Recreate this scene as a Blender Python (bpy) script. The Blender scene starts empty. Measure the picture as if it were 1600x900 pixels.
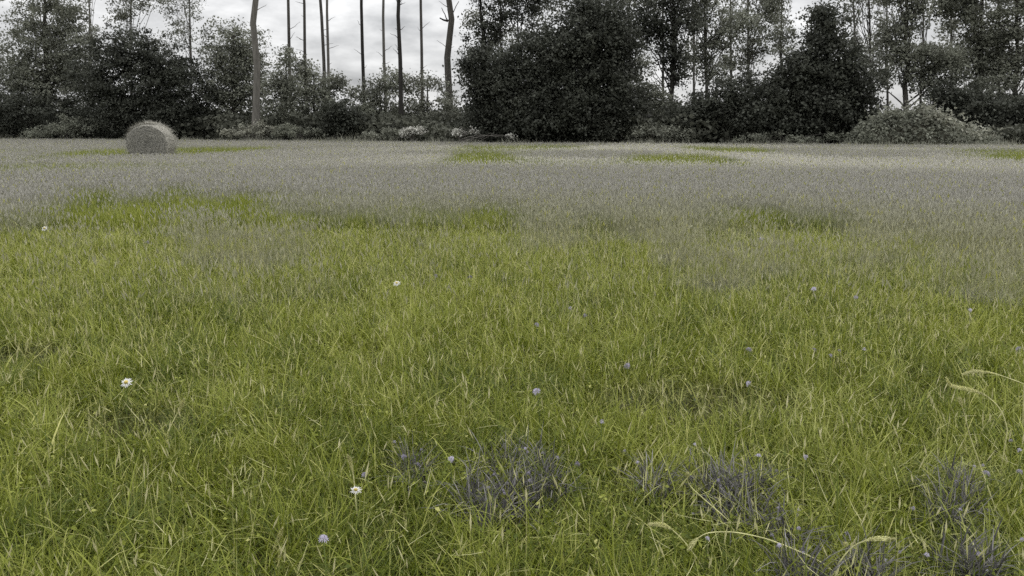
import bpy, math, random
import numpy as np
from mathutils import Vector

random.seed(7)
rng = np.random.default_rng(11)
sc = bpy.context.scene
COL = sc.collection

# ------------------------------------------------------------------ camera
F = 1256.0                      # focal length in pixels of the 1600 px wide photograph
CAM_Z = 1.5
PITCH = math.atan(257.0 / F)
cam_d = bpy.data.cameras.new("camera")
cam_d.sensor_width = 36.0
cam_d.lens = 36.0 * F / 1600.0
cam_d.clip_start = 0.05
cam_d.clip_end = 6000
cam = bpy.data.objects.new("camera", cam_d)
COL.objects.link(cam)
cam.location = (0, 0, CAM_Z)
cam.rotation_euler = (math.pi / 2 - PITCH, 0, 0)
sc.camera = cam
CP, SP = math.cos(PITCH), math.sin(PITCH)


def ray(px, py):
    u, v = (px - 800.0) / F, (450.0 - py) / F
    return np.array([u, CP + v * SP, -SP + v * CP])


def at_y(px, py, y):
    d = ray(px, py)
    return np.array([0, 0, CAM_Z]) + d * (y / d[1])


def at_z(px, py, z):
    d = ray(px, py)
    return np.array([0, 0, CAM_Z]) + d * ((z - CAM_Z) / d[2])


# ------------------------------------------------------------------ noise
class Noise:
    def __init__(self, seed):
        self.g = np.random.default_rng(seed).random((256, 256))

    def __call__(self, x, y, s):
        x, y = np.asarray(x) / s + 400.37, np.asarray(y) / s + 400.71
        i, j = np.floor(x).astype(int), np.floor(y).astype(int)
        fx, fy = x - i, y - j
        fx, fy = fx * fx * (3 - 2 * fx), fy * fy * (3 - 2 * fy)
        g = self.g
        a, b = g[i % 256, j % 256], g[(i + 1) % 256, j % 256]
        c, d = g[i % 256, (j + 1) % 256], g[(i + 1) % 256, (j + 1) % 256]
        return (a * (1 - fx) + b * fx) * (1 - fy) + (c * (1 - fx) + d * fx) * fy


N1, N2, N3, N4 = Noise(1), Noise(2), Noise(3), Noise(4)


# ------------------------------------------------------------------ materials
def new_mat(name):
    m = bpy.data.materials.new(name)
    m.use_nodes = True
    nt = m.node_tree
    nt.nodes.clear()
    return m, nt, nt.nodes.new("ShaderNodeOutputMaterial")


def leafy_mat(name, rgb=None, attr=None, spread=0.35, transl=0.3, spec=0.2, rough=0.6, scale=0.7):
    m, nt, out = new_mat(name)
    L = nt.links
    if attr:
        a = nt.nodes.new("ShaderNodeAttribute")
        a.attribute_name = attr
        col = a.outputs["Color"]
    else:
        tc = nt.nodes.new("ShaderNodeNewGeometry")
        no = nt.nodes.new("ShaderNodeTexNoise")
        no.inputs["Scale"].default_value = scale
        no.inputs["Detail"].default_value = 6
        L.new(tc.outputs["Position"], no.inputs["Vector"])
        rp = nt.nodes.new("ShaderNodeValToRGB")
        rp.color_ramp.elements[0].position = 0.3
        rp.color_ramp.elements[1].position = 0.7
        rp.color_ramp.elements[0].color = tuple(c * (1 - spread) for c in rgb) + (1,)
        rp.color_ramp.elements[1].color = tuple(c * (1 + spread) for c in rgb) + (1,)
        L.new(no.outputs["Fac"], rp.inputs["Fac"])
        col = rp.outputs["Color"]
    p = nt.nodes.new("ShaderNodeBsdfPrincipled")
    p.inputs["Roughness"].default_value = rough
    p.inputs["Specular IOR Level"].default_value = spec
    L.new(col, p.inputs["Base Color"])
    if transl > 0:
        t = nt.nodes.new("ShaderNodeBsdfTranslucent")
        L.new(col, t.inputs["Color"])
        mx = nt.nodes.new("ShaderNodeMixShader")
        mx.inputs["Fac"].default_value = transl
        L.new(p.outputs[0], mx.inputs[1])
        L.new(t.outputs[0], mx.inputs[2])
        L.new(mx.outputs[0], out.inputs["Surface"])
    else:
        L.new(p.outputs[0], out.inputs["Surface"])
    return m


def rough_mat(name, rgb, spread=0.4, scale=3.0, bump=0.4, stretch=(1, 1, 1), rough=0.9, coords="Object"):
    m, nt, out = new_mat(name)
    L = nt.links
    tc = nt.nodes.new("ShaderNodeTexCoord")
    mp = nt.nodes.new("ShaderNodeMapping")
    mp.inputs["Scale"].default_value = stretch
    L.new(tc.outputs[coords], mp.inputs["Vector"])
    no = nt.nodes.new("ShaderNodeTexNoise")
    no.inputs["Scale"].default_value = scale
    no.inputs["Detail"].default_value = 8
    no.inputs["Roughness"].default_value = 0.65
    L.new(mp.outputs[0], no.inputs["Vector"])
    rp = nt.nodes.new("ShaderNodeValToRGB")
    rp.color_ramp.elements[0].position = 0.3
    rp.color_ramp.elements[1].position = 0.72
    rp.color_ramp.elements[0].color = tuple(c * (1 - spread) for c in rgb) + (1,)
    rp.color_ramp.elements[1].color = tuple(c * (1 + spread) for c in rgb) + (1,)
    L.new(no.outputs["Fac"], rp.inputs["Fac"])
    p = nt.nodes.new("ShaderNodeBsdfPrincipled")
    p.inputs["Roughness"].default_value = rough
    p.inputs["Specular IOR Level"].default_value = 0.15
    L.new(rp.outputs["Color"], p.inputs["Base Color"])
    b = nt.nodes.new("ShaderNodeBump")
    b.inputs["Strength"].default_value = bump
    b.inputs["Distance"].default_value = 0.05
    L.new(no.outputs["Fac"], b.inputs["Height"])
    L.new(b.outputs[0], p.inputs["Normal"])
    L.new(p.outputs[0], out.inputs["Surface"])
    return m


M = {
    "grass": leafy_mat("grass_blades", attr="tint", transl=0.30, spec=0.25, rough=0.55),
    "leaf_dark": leafy_mat("leaf_dark", (0.062, 0.066, 0.052), spread=0.5, transl=0.3),
    "leaf_mid": leafy_mat("leaf_mid", (0.185, 0.192, 0.152), spread=0.5, transl=0.36),
    "leaf_light": leafy_mat("leaf_light", (0.20, 0.205, 0.165), spread=0.45, transl=0.3),
    "leaf_pale": leafy_mat("leaf_pale", (0.26, 0.26, 0.21), spread=0.45, transl=0.3),
    "leaf_under": leafy_mat("leaf_under", (0.085, 0.088, 0.068), spread=0.6, transl=0.3, scale=0.4),
    "leaf_bloom": leafy_mat("leaf_bloom", (0.48, 0.475, 0.43), spread=0.3, transl=0.3, scale=6),
    "bark_pale": rough_mat("bark_pale", (0.125, 0.118, 0.105), stretch=(1, 1, 0.2), scale=5),
    "bark_grey": rough_mat("bark_grey", (0.075, 0.070, 0.062), stretch=(1, 1, 0.2), scale=5),
    "bark_dark": rough_mat("bark_dark", (0.03, 0.028, 0.025), stretch=(1, 1, 0.2), scale=5),
    "hay": rough_mat("weathered_hay", (0.30, 0.29, 0.255), spread=0.5, scale=14, bump=0.9, stretch=(0.35, 2.2, 2.2)),
    "straw": leafy_mat("loose_straw", (0.30, 0.29, 0.25), spread=0.5, transl=0.1, scale=30),
    "stem": leafy_mat("flower_stem", (0.10, 0.13, 0.03), spread=0.3, transl=0.1, scale=20),
    "stalk": leafy_mat("dry_stalk", (0.53, 0.52, 0.26), spread=0.25, transl=0.2, scale=25),
    "petal_white": leafy_mat("petal_white", (0.80, 0.79, 0.80), spread=0.08, transl=0.25, scale=60),
    "petal_lilac": leafy_mat("petal_lilac", (0.42, 0.39, 0.50), spread=0.25, transl=0.25, scale=60),
    "petal_dull": leafy_mat("petal_dull", (0.24, 0.22, 0.29), spread=0.3, transl=0.2, scale=60),
    "centre": leafy_mat("flower_centre", (0.45, 0.36, 0.10), spread=0.3, transl=0.0, scale=80),
}

# bale end: rolled layers show as a spiral
m, nt, out = new_mat("rolled_hay_end")
L = nt.links
tc = nt.nodes.new("ShaderNodeTexCoord")
wv = nt.nodes.new("ShaderNodeTexWave")
wv.wave_type = "RINGS"
wv.rings_direction = "X"
wv.inputs["Scale"].default_value = 3.2
wv.inputs["Distortion"].default_value = 9.0
wv.inputs["Detail"].default_value = 5
wv.inputs["Detail Scale"].default_value = 2.5
L.new(tc.outputs["Object"], wv.inputs["Vector"])
no = nt.nodes.new("ShaderNodeTexNoise")
no.inputs["Scale"].default_value = 18
no.inputs["Detail"].default_value = 6
L.new(tc.outputs["Object"], no.inputs["Vector"])
mm = nt.nodes.new("ShaderNodeMath")
mm.operation = "MULTIPLY"
L.new(wv.outputs["Fac"], mm.inputs[0])
L.new(no.outputs["Fac"], mm.inputs[1])
rp = nt.nodes.new("ShaderNodeValToRGB")
rp.color_ramp.elements[0].position = 0.05
rp.color_ramp.elements[1].position = 0.55
rp.color_ramp.elements[0].color = (0.14, 0.137, 0.122, 1)
rp.color_ramp.elements[1].color = (0.27, 0.262, 0.23, 1)
L.new(mm.outputs[0], rp.inputs["Fac"])
p = nt.nodes.new("ShaderNodeBsdfPrincipled")
p.inputs["Roughness"].default_value = 0.95
p.inputs["Specular IOR Level"].default_value = 0.1
L.new(rp.outputs[0], p.inputs["Base Color"])
bp = nt.nodes.new("ShaderNodeBump")
bp.inputs["Strength"].default_value = 0.8
bp.inputs["Distance"].default_value = 0.06
L.new(mm.outputs[0], bp.inputs["Height"])
L.new(bp.outputs[0], p.inputs["Normal"])
L.new(p.outputs[0], out.inputs["Surface"])
M["hay_end"] = m


# ------------------------------------------------------------------ mesh helpers
def raw_mesh(name, verts, faces_flat, loop_tot, mat, tint=None, smooth=False):
    """verts (n,3), faces_flat (loops,), loop_tot (faces,)"""
    me = bpy.data.meshes.new(name)
    n = len(verts)
    me.vertices.add(n)
    me.vertices.foreach_set("co", np.asarray(verts, np.float32).ravel())
    me.loops.add(len(faces_flat))
    me.loops.foreach_set("vertex_index", np.asarray(faces_flat, np.int32))
    me.polygons.add(len(loop_tot))
    st = np.concatenate([[0], np.cumsum(loop_tot)[:-1]]).astype(np.int32)
    me.polygons.foreach_set("loop_start", st)
    me.polygons.foreach_set("loop_total", np.asarray(loop_tot, np.int32))
    if smooth:
        me.polygons.foreach_set("use_smooth", np.ones(len(loop_tot), bool))
    me.update(calc_edges=True)
    if tint is not None:
        at = me.attributes.new("tint", "FLOAT_COLOR", "POINT")
        at.data.foreach_set("color", np.asarray(tint, np.float32).ravel())
    me.materials.append(mat)
    return me


def link(name, me, parent=None, loc=None):
    o = bpy.data.objects.new(name, me)
    COL.objects.link(o)
    if loc is not None:
        o.location = loc
    if parent is not None:
        o.parent = parent
    return o


def empty(name, label, cat, loc, group=None):
    o = bpy.data.objects.new(name, None)
    o.empty_display_size = 0.2
    COL.objects.link(o)
    o.location = loc
    o["label"] = label
    o["category"] = cat
    if group:
        o["group"] = group
    return o


class Tubes:
    def __init__(self):
        self.v, self.f, self.t, self.n = [], [], [], 0

    def add(self, pts, rad, sides=7):
        pts = np.asarray(pts, float)
        k = len(pts)
        tang = np.gradient(pts, axis=0)
        tang /= np.linalg.norm(tang, axis=1)[:, None] + 1e-9
        ref = np.array([1.0, 0, 0]) if abs(tang[0][0]) < 0.8 else np.array([0, 1.0, 0])
        b0 = self.n
        for i in range(k):
            a = np.cross(tang[i], ref)
            a /= np.linalg.norm(a)
            b = np.cross(tang[i], a)
            for s in range(sides):
                an = 2 * math.pi * s / sides
                self.v.append(pts[i] + rad[i] * (math.cos(an) * a + math.sin(an) * b))
        for i in range(k - 1):
            for s in range(sides):
                s2 = (s + 1) % sides
                self.f += [b0 + i * sides + s, b0 + i * sides + s2, b0 + (i + 1) * sides + s2, b0 + (i + 1) * sides + s]
                self.t.append(4)
        self.f += [b0 + (k - 1) * sides + s for s in range(sides)]
        self.t.append(sides)
        self.n += k * sides

    def mesh(self, name, mat):
        return raw_mesh(name, np.array(self.v), self.f, self.t, mat, smooth=True)


def unit(a):
    return a / (np.linalg.norm(a, axis=-1, keepdims=True) + 1e-9)


def rhombi(cent, size, normal_bias=None, elong=1.5):
    """leaf rhombi round the centres: verts, flat faces, totals"""
    n = len(cent)
    nrm = rng.normal(size=(n, 3))
    if normal_bias is not None:
        nrm = nrm + normal_bias
    nrm = unit(nrm)
    a = unit(np.cross(nrm, rng.normal(size=(n, 3))))
    b = np.cross(nrm, a)
    s = (size * rng.uniform(0.6, 1.35, n))[:, None]
    k = rng.uniform(0.1, 0.35, n)[:, None]
    tip = cent + a * s * elong * 0.5
    tail = cent - a * s * elong * 0.5
    v = np.stack([tail, cent + b * s * 0.5 + nrm * s * k - a * s * 0.15, tip, cent - b * s * 0.5 + nrm * s * k - a * s * 0.15], 1)
    return v.reshape(-1, 3), np.arange(n * 4), np.full(n, 4)


# ------------------------------------------------------------------ world
SUN_EL, SUN_AZ = math.radians(42), math.radians(62)      # azimuth clockwise from +Y: from the right, a little behind the wood
w = bpy.data.worlds.new("World")
sc.world = w
w.use_nodes = True
nt = w.node_tree
nt.nodes.clear()
L = nt.links
out = nt.nodes.new("ShaderNodeOutputWorld")
bg = nt.nodes.new("ShaderNodeBackground")
bg.inputs["Strength"].default_value = 0.1
sky = nt.nodes.new("ShaderNodeTexSky")
sky.sky_type = "NISHITA"
sky.sun_disc = False
sky.sun_elevation = SUN_EL
sky.sun_rotation = SUN_AZ
tc = nt.nodes.new("ShaderNodeTexCoord")
mp = nt.nodes.new("ShaderNodeMapping")
mp.inputs["Scale"].default_value = (1, 1, 2.4)
L.new(tc.outputs["Generated"], mp.inputs["Vector"])
no = nt.nodes.new("ShaderNodeTexNoise")
no.inputs["Scale"].default_value = 13.0
no.inputs["Detail"].default_value = 7
no.inputs["Roughness"].default_value = 0.55
L.new(mp.outputs[0], no.inputs["Vector"])
rp = nt.nodes.new("ShaderNodeValToRGB")
rp.color_ramp.elements[0].position = 0.30
rp.color_ramp.elements[0].color = (0.50, 0.505, 0.515, 1)
rp.color_ramp.elements[1].position = 0.66
rp.color_ramp.elements[1].color = (1.0, 1.0, 1.0, 1)
L.new(no.outputs["Fac"], rp.inputs["Fac"])
sep = nt.nodes.new("ShaderNodeSeparateXYZ")
L.new(tc.outputs["Generated"], sep.inputs[0])
mr = nt.nodes.new("ShaderNodeMapRange")      # an overcast sky is brighter overhead than at the horizon
mr.inputs["From Min"].default_value = 0.05
mr.inputs["From Max"].default_value = 1.0
mr.inputs["To Min"].default_value = 9.0
mr.inputs["To Max"].default_value = 33.0
L.new(sep.outputs["Z"], mr.inputs["Value"])
vm = nt.nodes.new("ShaderNodeVectorMath")
vm.operation = "SCALE"
L.new(rp.outputs["Color"], vm.inputs[0])
L.new(mr.outputs[0], vm.inputs["Scale"])
mix = nt.nodes.new("ShaderNodeMix")
mix.data_type = "RGBA"
mix.inputs["Factor"].default_value = 0.94
L.new(sky.outputs[0], mix.inputs["A"])
L.new(vm.outputs[0], mix.inputs["B"])
L.new(mix.outputs["Result"], bg.inputs["Color"])
L.new(bg.outputs[0], out.inputs["Surface"])

sd = bpy.data.lights.new("sun", "SUN")
sd.energy = 1.1
sd.angle = math.radians(14)
sd.color = (1.0, 0.97, 0.92)
so = bpy.data.objects.new("sun", sd)
COL.objects.link(so)
dirv = Vector((math.sin(SUN_AZ) * math.cos(SUN_EL), math.cos(SUN_AZ) * math.cos(SUN_EL), math.sin(SUN_EL)))
so.rotation_euler = dirv.to_track_quat("Z", "Y").to_euler()
so.location = dirv * 100

# ------------------------------------------------------------------ ground
def edge_px(px):                                   # where the field meets the wood in the photograph
    return np.interp(px, [-400, 0, 800, 1600, 2000], [212.5, 215, 222, 225.5, 226.5])


def edge_y(x):
    """depth of the field's far edge at world x"""
    ys = np.full_like(np.asarray(x, float), 50.0)
    for _ in range(6):
        px = 800 + F * x / (ys * 1.0)
        ys = 1.12 * F / (edge_px(px) - 193.0)
    return ys


xs = np.concatenate([np.linspace(-3000, -80, 14), np.linspace(-70, 70, 71), np.linspace(80, 3000, 14)])
yy = np.concatenate([[-300, -100, -30, -10], np.linspace(-4, 90, 95), np.linspace(100, 4000, 20)])
gx, gy = np.meshgrid(xs, yy)
gz = (N1(gx, gy, 3.1) - 0.5) * 0.05 * ((np.abs(gx) < 75) & (gy > -5) & (gy < 92))
v = np.stack([gx, gy, gz], -1).reshape(-1, 3)
nx, ny = len(xs), len(yy)
ii = (np.arange(ny - 1)[:, None] * nx + np.arange(nx - 1)[None]).ravel()
ff = np.stack([ii, ii + 1, ii + nx + 1, ii + nx], 1).ravel()
gm = rough_mat("meadow_floor", (0.075, 0.070, 0.030), spread=0.5, scale=6, bump=0.8)
g = link("ground", raw_mesh("ground", v, ff, np.full(len(ii), 4), gm, smooth=True))
g["kind"] = "structure"

# ------------------------------------------------------------------ meadow grass (uncountable)
def sample_field(dens_fn, dmax_density, ymin, ymax, margin, cells=60):
    """random points in the visible wedge with density dens(d)"""
    X, Y = [], []
    edges = np.geomspace(ymin + 2, ymax + 2, cells) - 2
    for a, b in zip(edges[:-1], edges[1:]):
        half = 0.66 * b + margin
        rho = dens_fn(max(0.5 * (a + b), 1.0))
        n = int(rho * (b - a) * 2 * half)
        X.append(rng.uniform(-half, half, n))
        Y.append(rng.uniform(a, b, n))
    X, Y = np.concatenate(X), np.concatenate(Y)
    k = Y < edge_y(X) + 1.0
    return X[k], Y[k]


def blades(x, y, z, length, width, azim, lean, bend, tint, seg, twist=None):
    n = len(x)
    ts = np.linspace(0, 1, seg + 1)
    pos = np.stack([x, y, z], 1)
    hd = np.stack([np.cos(azim), np.sin(azim), np.zeros(n)], 1)
    fa = azim + math.pi / 2 + (rng.normal(0, 0.6, n) if twist is None else twist)
    side = np.stack([np.cos(fa), np.sin(fa), np.zeros(n)], 1)
    V = np.zeros((n, seg * 2 + 1, 3))
    for i in range(seg + 1):
        if i > 0:
            th = lean + bend * (ts[i] + ts[i - 1]) * 0.5
            pos = pos + (hd * np.sin(th)[:, None] + np.array([0, 0, 1.0]) * np.cos(th)[:, None]) * (length / seg)[:, None]
        wd = width * (1.0 - 0.75 * ts[i] ** 2)
        if i < seg:
            V[:, 2 * i] = pos - side * wd[:, None] * 0.5
            V[:, 2 * i + 1] = pos + side * wd[:, None] * 0.5
        else:
            V[:, 2 * seg] = pos
    nv = seg * 2 + 1
    fl = []
    for i in range(seg - 1):
        fl += [2 * i, 2 * i + 1, 2 * i + 3, 2 * i + 2]
    fl += [2 * seg - 2, 2 * seg - 1, 2 * seg]
    tot = [4] * (seg - 1) + [3]
    base = (np.arange(n) * nv)[:, None]
    faces = (base + np.array(fl)[None]).ravel()
    tots = np.tile(tot, n)
    col = np.repeat(np.concatenate([tint, np.ones((n, 1))], 1)[:, None, :], nv, 1).reshape(-1, 4)
    return V.reshape(-1, 3), faces, tots, col, pos


class Bag:
    def __init__(self):
        self.v, self.f, self.t, self.c, self.n = [], [], [], [], 0

    def add(self, v, f, t, c):
        self.v.append(v)
        self.f.append(f + self.n)
        self.t.append(t)
        self.c.append(c)
        self.n += len(v)

    def mesh(self, name, mat):
        return raw_mesh(name, np.concatenate(self.v), np.concatenate(self.f), np.concatenate(self.t), mat, tint=np.concatenate(self.c))


def lerp(a, b, t):
    return np.asarray(a)[None] * (1 - t)[:, None] + np.asarray(b)[None] * t[:, None]


DARK_G, MID_G, LIGHT_G, STRAW, GREY = (0.072, 0.098, 0.010), (0.155, 0.184, 0.015), (0.255, 0.280, 0.050), (0.47, 0.455, 0.17), (0.37, 0.36, 0.335)
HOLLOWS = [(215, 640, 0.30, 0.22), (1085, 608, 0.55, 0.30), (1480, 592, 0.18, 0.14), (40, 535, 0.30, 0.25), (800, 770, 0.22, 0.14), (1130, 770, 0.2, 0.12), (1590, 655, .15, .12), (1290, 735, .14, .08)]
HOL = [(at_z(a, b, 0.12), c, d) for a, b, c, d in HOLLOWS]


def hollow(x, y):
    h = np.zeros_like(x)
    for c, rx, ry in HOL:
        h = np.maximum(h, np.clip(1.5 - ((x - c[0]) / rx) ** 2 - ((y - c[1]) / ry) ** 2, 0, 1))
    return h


def meadow_tint(x, y, dry):
    """each blade's own colour: species patches and dry blades"""
    n = len(x)
    t = 0.36 * N2(x, y, 0.33) + 0.24 * N3(x, y, 1.5) + 0.40 * N1(x, y, 0.11) + rng.normal(0, 0.20, n)
    t = t + np.clip(0.035 * (np.hypot(x, y) - 3.5), -0.03, 0.08)
    t = np.clip((t - 0.24) / 0.56, 0, 1)
    c = np.where((t < 0.5)[:, None], lerp(DARK_G, MID_G, np.clip(t * 2, 0, 1)), lerp(MID_G, LIGHT_G, np.clip(t * 2 - 1, 0, 1)))
    c = c * (1 - 0.5 * hollow(x, y))[:, None]  # shade of the hollows put into the blade colour
    k = rng.random(n) < dry
    c[k] = lerp(LIGHT_G, STRAW, rng.random(k.sum()))
    return c


def grey_share(x, y):
    """where greyish seeding grass takes over from green: the farther field"""
    d = np.hypot(x, y)
    t = (d - 10.0 + (N4(x, y, 2.2) - 0.5) * 6.0 + np.where(x < 0, 0.42, 0.22) * x + (N1(x, y, 0.7) - .5) * 8.0 + (N3(x, y, 0.3) - .5) * 3.0) / 4.2
    return np.clip(t, 0, 1) * (1 - 0.95 * far_green(x, y))


def far_green(x, y):
    """greener taller drifts near the wood"""
    d = np.hypot(x, y)
    return np.clip((N2(x * 0.8, y * 0.35, 3.0) - 0.53) * 7, 0, 1) * np.clip((d - 22) / 4, 0, 1) * np.clip((46 - d) / 5, 0, 1)


def height_at(x, y):
    return 0.70 + 0.30 * N1(x, y, 0.40) + 0.66 * N4(x, y, 0.13) - 0.08


bag = Bag()
# near
x, y = sample_field(lambda d: 5600 * min(1, (3.3 / d) ** 1.4), 0, 0.9, 12, 1.2)
h = hollow(x, y)
k = rng.random(len(x)) > 0.62 * h
x, y, h = x[k], y[k], h[k]
n = len(x)
d = np.hypot(x, y)
az = 2 * math.pi * N3(x, y, 0.22) * 1.6 + rng.normal(0, 1.5, n)
ln = 0.185 * height_at(x, y) * rng.uniform(0.5, 1.2, n) * np.where(rng.random(n) < 0.05, 1.5, 1.0) * (1 - 0.35 * h)
wd = 0.0040 * rng.uniform(0.5, 1.5, n) * np.where(rng.random(n) < 0.08, 1.5, 1.0) * (1 + 0.12 * np.clip(d - 3, 0, 20))
lean = np.abs(rng.normal(0.30, 0.40, n)) + 0.35 * N4(x, y, 0.2)
bend = rng.gamma(2.0, 0.50, n)
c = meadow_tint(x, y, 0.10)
gs = grey_share(x, y)
c = c * (1 - 0.75 * gs[:, None]) + np.array(GREY)[None] * 0.72 * 0.75 * gs[:, None]
bag.add(*blades(x, y, np.zeros(n), ln, wd, az, lean, bend, c, 4)[:4])
# low thatch under it
x, y = sample_field(lambda d: 1500 * min(1, (3.0 / d) ** 1.3), 0, 0.9, 12, 1.2)
n = len(x)
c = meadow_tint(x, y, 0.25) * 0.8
bag.add(*blades(x, y, np.full(n, 0.01), rng.uniform(0.08, 0.16, n), rng.uniform(0.004, 0.008, n) * (1 + 0.1 * np.clip(y - 3, 0, 20)), rng.uniform(0, 6.3, n), rng.uniform(0.5, 1.4, n), rng.uniform(0.0, 0.6, n), c, 2)[:4])
# small broad leaves of clover and plantain low in the grass
x, y = sample_field(lambda d: 900 * min(1, (3.0 / d) ** 1.6), 0, 0.9, 9, 1.0)
k = rng.random(len(x)) < np.clip(1.9 * N1(x, y, 0.5) - 0.35, 0.08, 1)
x, y = x[k], y[k]
n = len(x)
cen = np.stack([x, y, rng.uniform(0.05, 0.135, n)], 1)
v, f, t = rhombi(cen, 0.013, np.array([0, 0, 1.6]), 1.5)
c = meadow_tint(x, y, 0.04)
bag.add(v, f, t, np.repeat(np.concatenate([c, np.ones((n, 1))], 1), 4, 0))
# coarse pale weedy blades, mostly at the lower right
wc = at_z(1450, 740, 0.1)
n = 2600
x, y = wc[0] + rng.normal(0, .55, n), wc[1] + rng.normal(0, .5, n)
k = (N2(x, y, .3) > .48) & (y > .9)
x, y = x[k], y[k]
n = len(x)
bag.add(*blades(x, y, np.zeros(n), rng.uniform(.14, .26, n), rng.uniform(.004, .0085, n), 6.3 * N3(x, y, .3) * 1.5 + rng.normal(0, .7, n), np.abs(rng.normal(.35, .3, n)), rng.gamma(2.4, .5, n), lerp(MID_G, (0.36, 0.375, 0.12), rng.random(n)), 5)[:4])
# flattened dead straws
x, y = sample_field(lambda d: 130 * min(1, (3.0 / d) ** 1.2), 0, 0.9, 10, 1.0)
n = len(x)
bag.add(*blades(x, y, rng.uniform(.06, .15, n), rng.uniform(.06, .16, n), np.full(n, .0028) * (1 + .1 * np.clip(y - 3, 0, 9)), rng.uniform(0, 6.3, n), rng.uniform(.9, 1.7, n), rng.normal(0, .5, n), lerp(LIGHT_G, (0.52, 0.50, 0.27), rng.random(n)), 3)[:4])
# far
x, y = sample_field(lambda d: 900 * (12 / d) ** 1.25, 0, 11, 92, 4)
n = len(x)
d = np.hypot(x, y)
gs = grey_share(x, y)
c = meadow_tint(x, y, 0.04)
c = c * (1 - 0.8 * gs[:, None]) + np.array(GREY)[None] * 0.75 * 0.8 * gs[:, None]
ed = np.clip(1 - np.abs(y - edge_y(x) + .3) / 1.6, 0, 1) * N3(x, y, .9)          # ragged tall weeds along the wood
ln = 0.33 * rng.uniform(0.6, 1.15, n) * (0.85 + 0.3 * N1(x, y, 3)) * (1 + 0.45 * far_green(x, y) + 2.2 * ed)
bag.add(*blades(x, y, np.zeros(n), ln, 0.009 * (d / 12) ** 0.6 * rng.uniform(0.6, 1.5, n), rng.uniform(0, 6.3, n), np.abs(rng.normal(0.2, 0.25, n)), rng.gamma(2, 0.3, n), c, 2)[:4])
go = link("meadow_grass", bag.mesh("meadow_grass", M["grass"]))
go["kind"] = "stuff"

# seed heads over the farther field (uncountable)
def heads(x, y, z0, stem_l, head_l, head_w, col, stem_col):
    n = len(x)
    az = rng.uniform(0, 6.3, n)
    lean = np.abs(rng.normal(0.10, 0.14, n))
    v, f, t, c, tip = blades(x, y, z0, stem_l, np.full(n, 0.0022) * (1 + 0.05 * y), az, lean, rng.uniform(0, 0.35, n), stem_col, 2)
    bag2.add(v, f, t, c)
    up = unit(np.stack([np.cos(az) * 0.35, np.sin(az) * 0.35, np.full(n, 1.0)], 1) + rng.normal(0, 0.15, (n, 3)))
    for q in range(2):
        fa = az + q * math.pi / 2
        sd_ = np.stack([np.cos(fa), np.sin(fa), np.zeros(n)], 1)
        V = np.stack([tip - up * head_l[:, None] * .15, tip + up * head_l[:, None] * .35 + sd_ * head_w[:, None] * .5, tip + up * head_l[:, None], tip + up * head_l[:, None] * .35 - sd_ * head_w[:, None] * .5], 1)
        cc = np.repeat(np.concatenate([col, np.ones((n, 1))], 1)[:, None], 4, 1).reshape(-1, 4)
        bag2.add(V.reshape(-1, 3), np.arange(n * 4), np.full(n, 4), cc)


bag2 = Bag()
x, y = sample_field(lambda d: 900 * min(1.0, (9 / d) ** 1.2), 0, 5.5, 90, 3)
d = np.hypot(x, y)
keep = rng.random(len(x)) < 0.04 + 0.96 * grey_share(x, y)
x, y, d = x[keep], y[keep], d[keep]
n = len(x)
u = rng.random(n)
col = lerp((0.33, 0.32, 0.285), (0.43, 0.42, 0.375), u)
nearer = np.clip((15 - d) / 6, 0, 1)[:, None] * 0.75
col = col * (1 - nearer) + lerp((0.27, 0.275, 0.14), (0.40, 0.39, 0.24), u) * nearer
gr = rng.random(n) < 0.06
col[gr] = lerp(LIGHT_G, STRAW, rng.random(gr.sum()))
col = col * (1 + 0.46 * np.clip((N3(x * 0.5, y * .6, 2.4) - .38) * 5, 0, 1) * np.clip((d - 21) / 4, 0, 1) * np.clip(np.exp(-((x - 3) / 9.0) ** 2) + np.where(x > 8, .35, .05), 0, 1))[:, None]
stc = lerp((0.24, 0.25, 0.12), (0.36, 0.34, 0.24), rng.random(n))
heads(x, y, np.zeros(n), rng.uniform(0.24, 0.40, n), rng.uniform(0.04, 0.085, n), rng.uniform(0.008, 0.018, n) * (d / 10) ** 0.45, col, stc)
# scattered pale stalks in the near grass
x, y = sample_field(lambda d: 80, 0, 1.4, 10, 1)
n = len(x)
heads(x, y, np.zeros(n), rng.uniform(0.18, 0.34, n), rng.uniform(0.03, 0.07, n), rng.uniform(0.004, 0.008, n), lerp((0.40, 0.40, 0.18), (0.55, 0.52, 0.32), rng.random(n)), lerp((0.34, 0.36, 0.10), (0.46, 0.44, 0.2), rng.random(n)))
so2 = link("seed_heads", bag2.mesh("seed_heads", M["grass"]))
so2["kind"] = "stuff"

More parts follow.
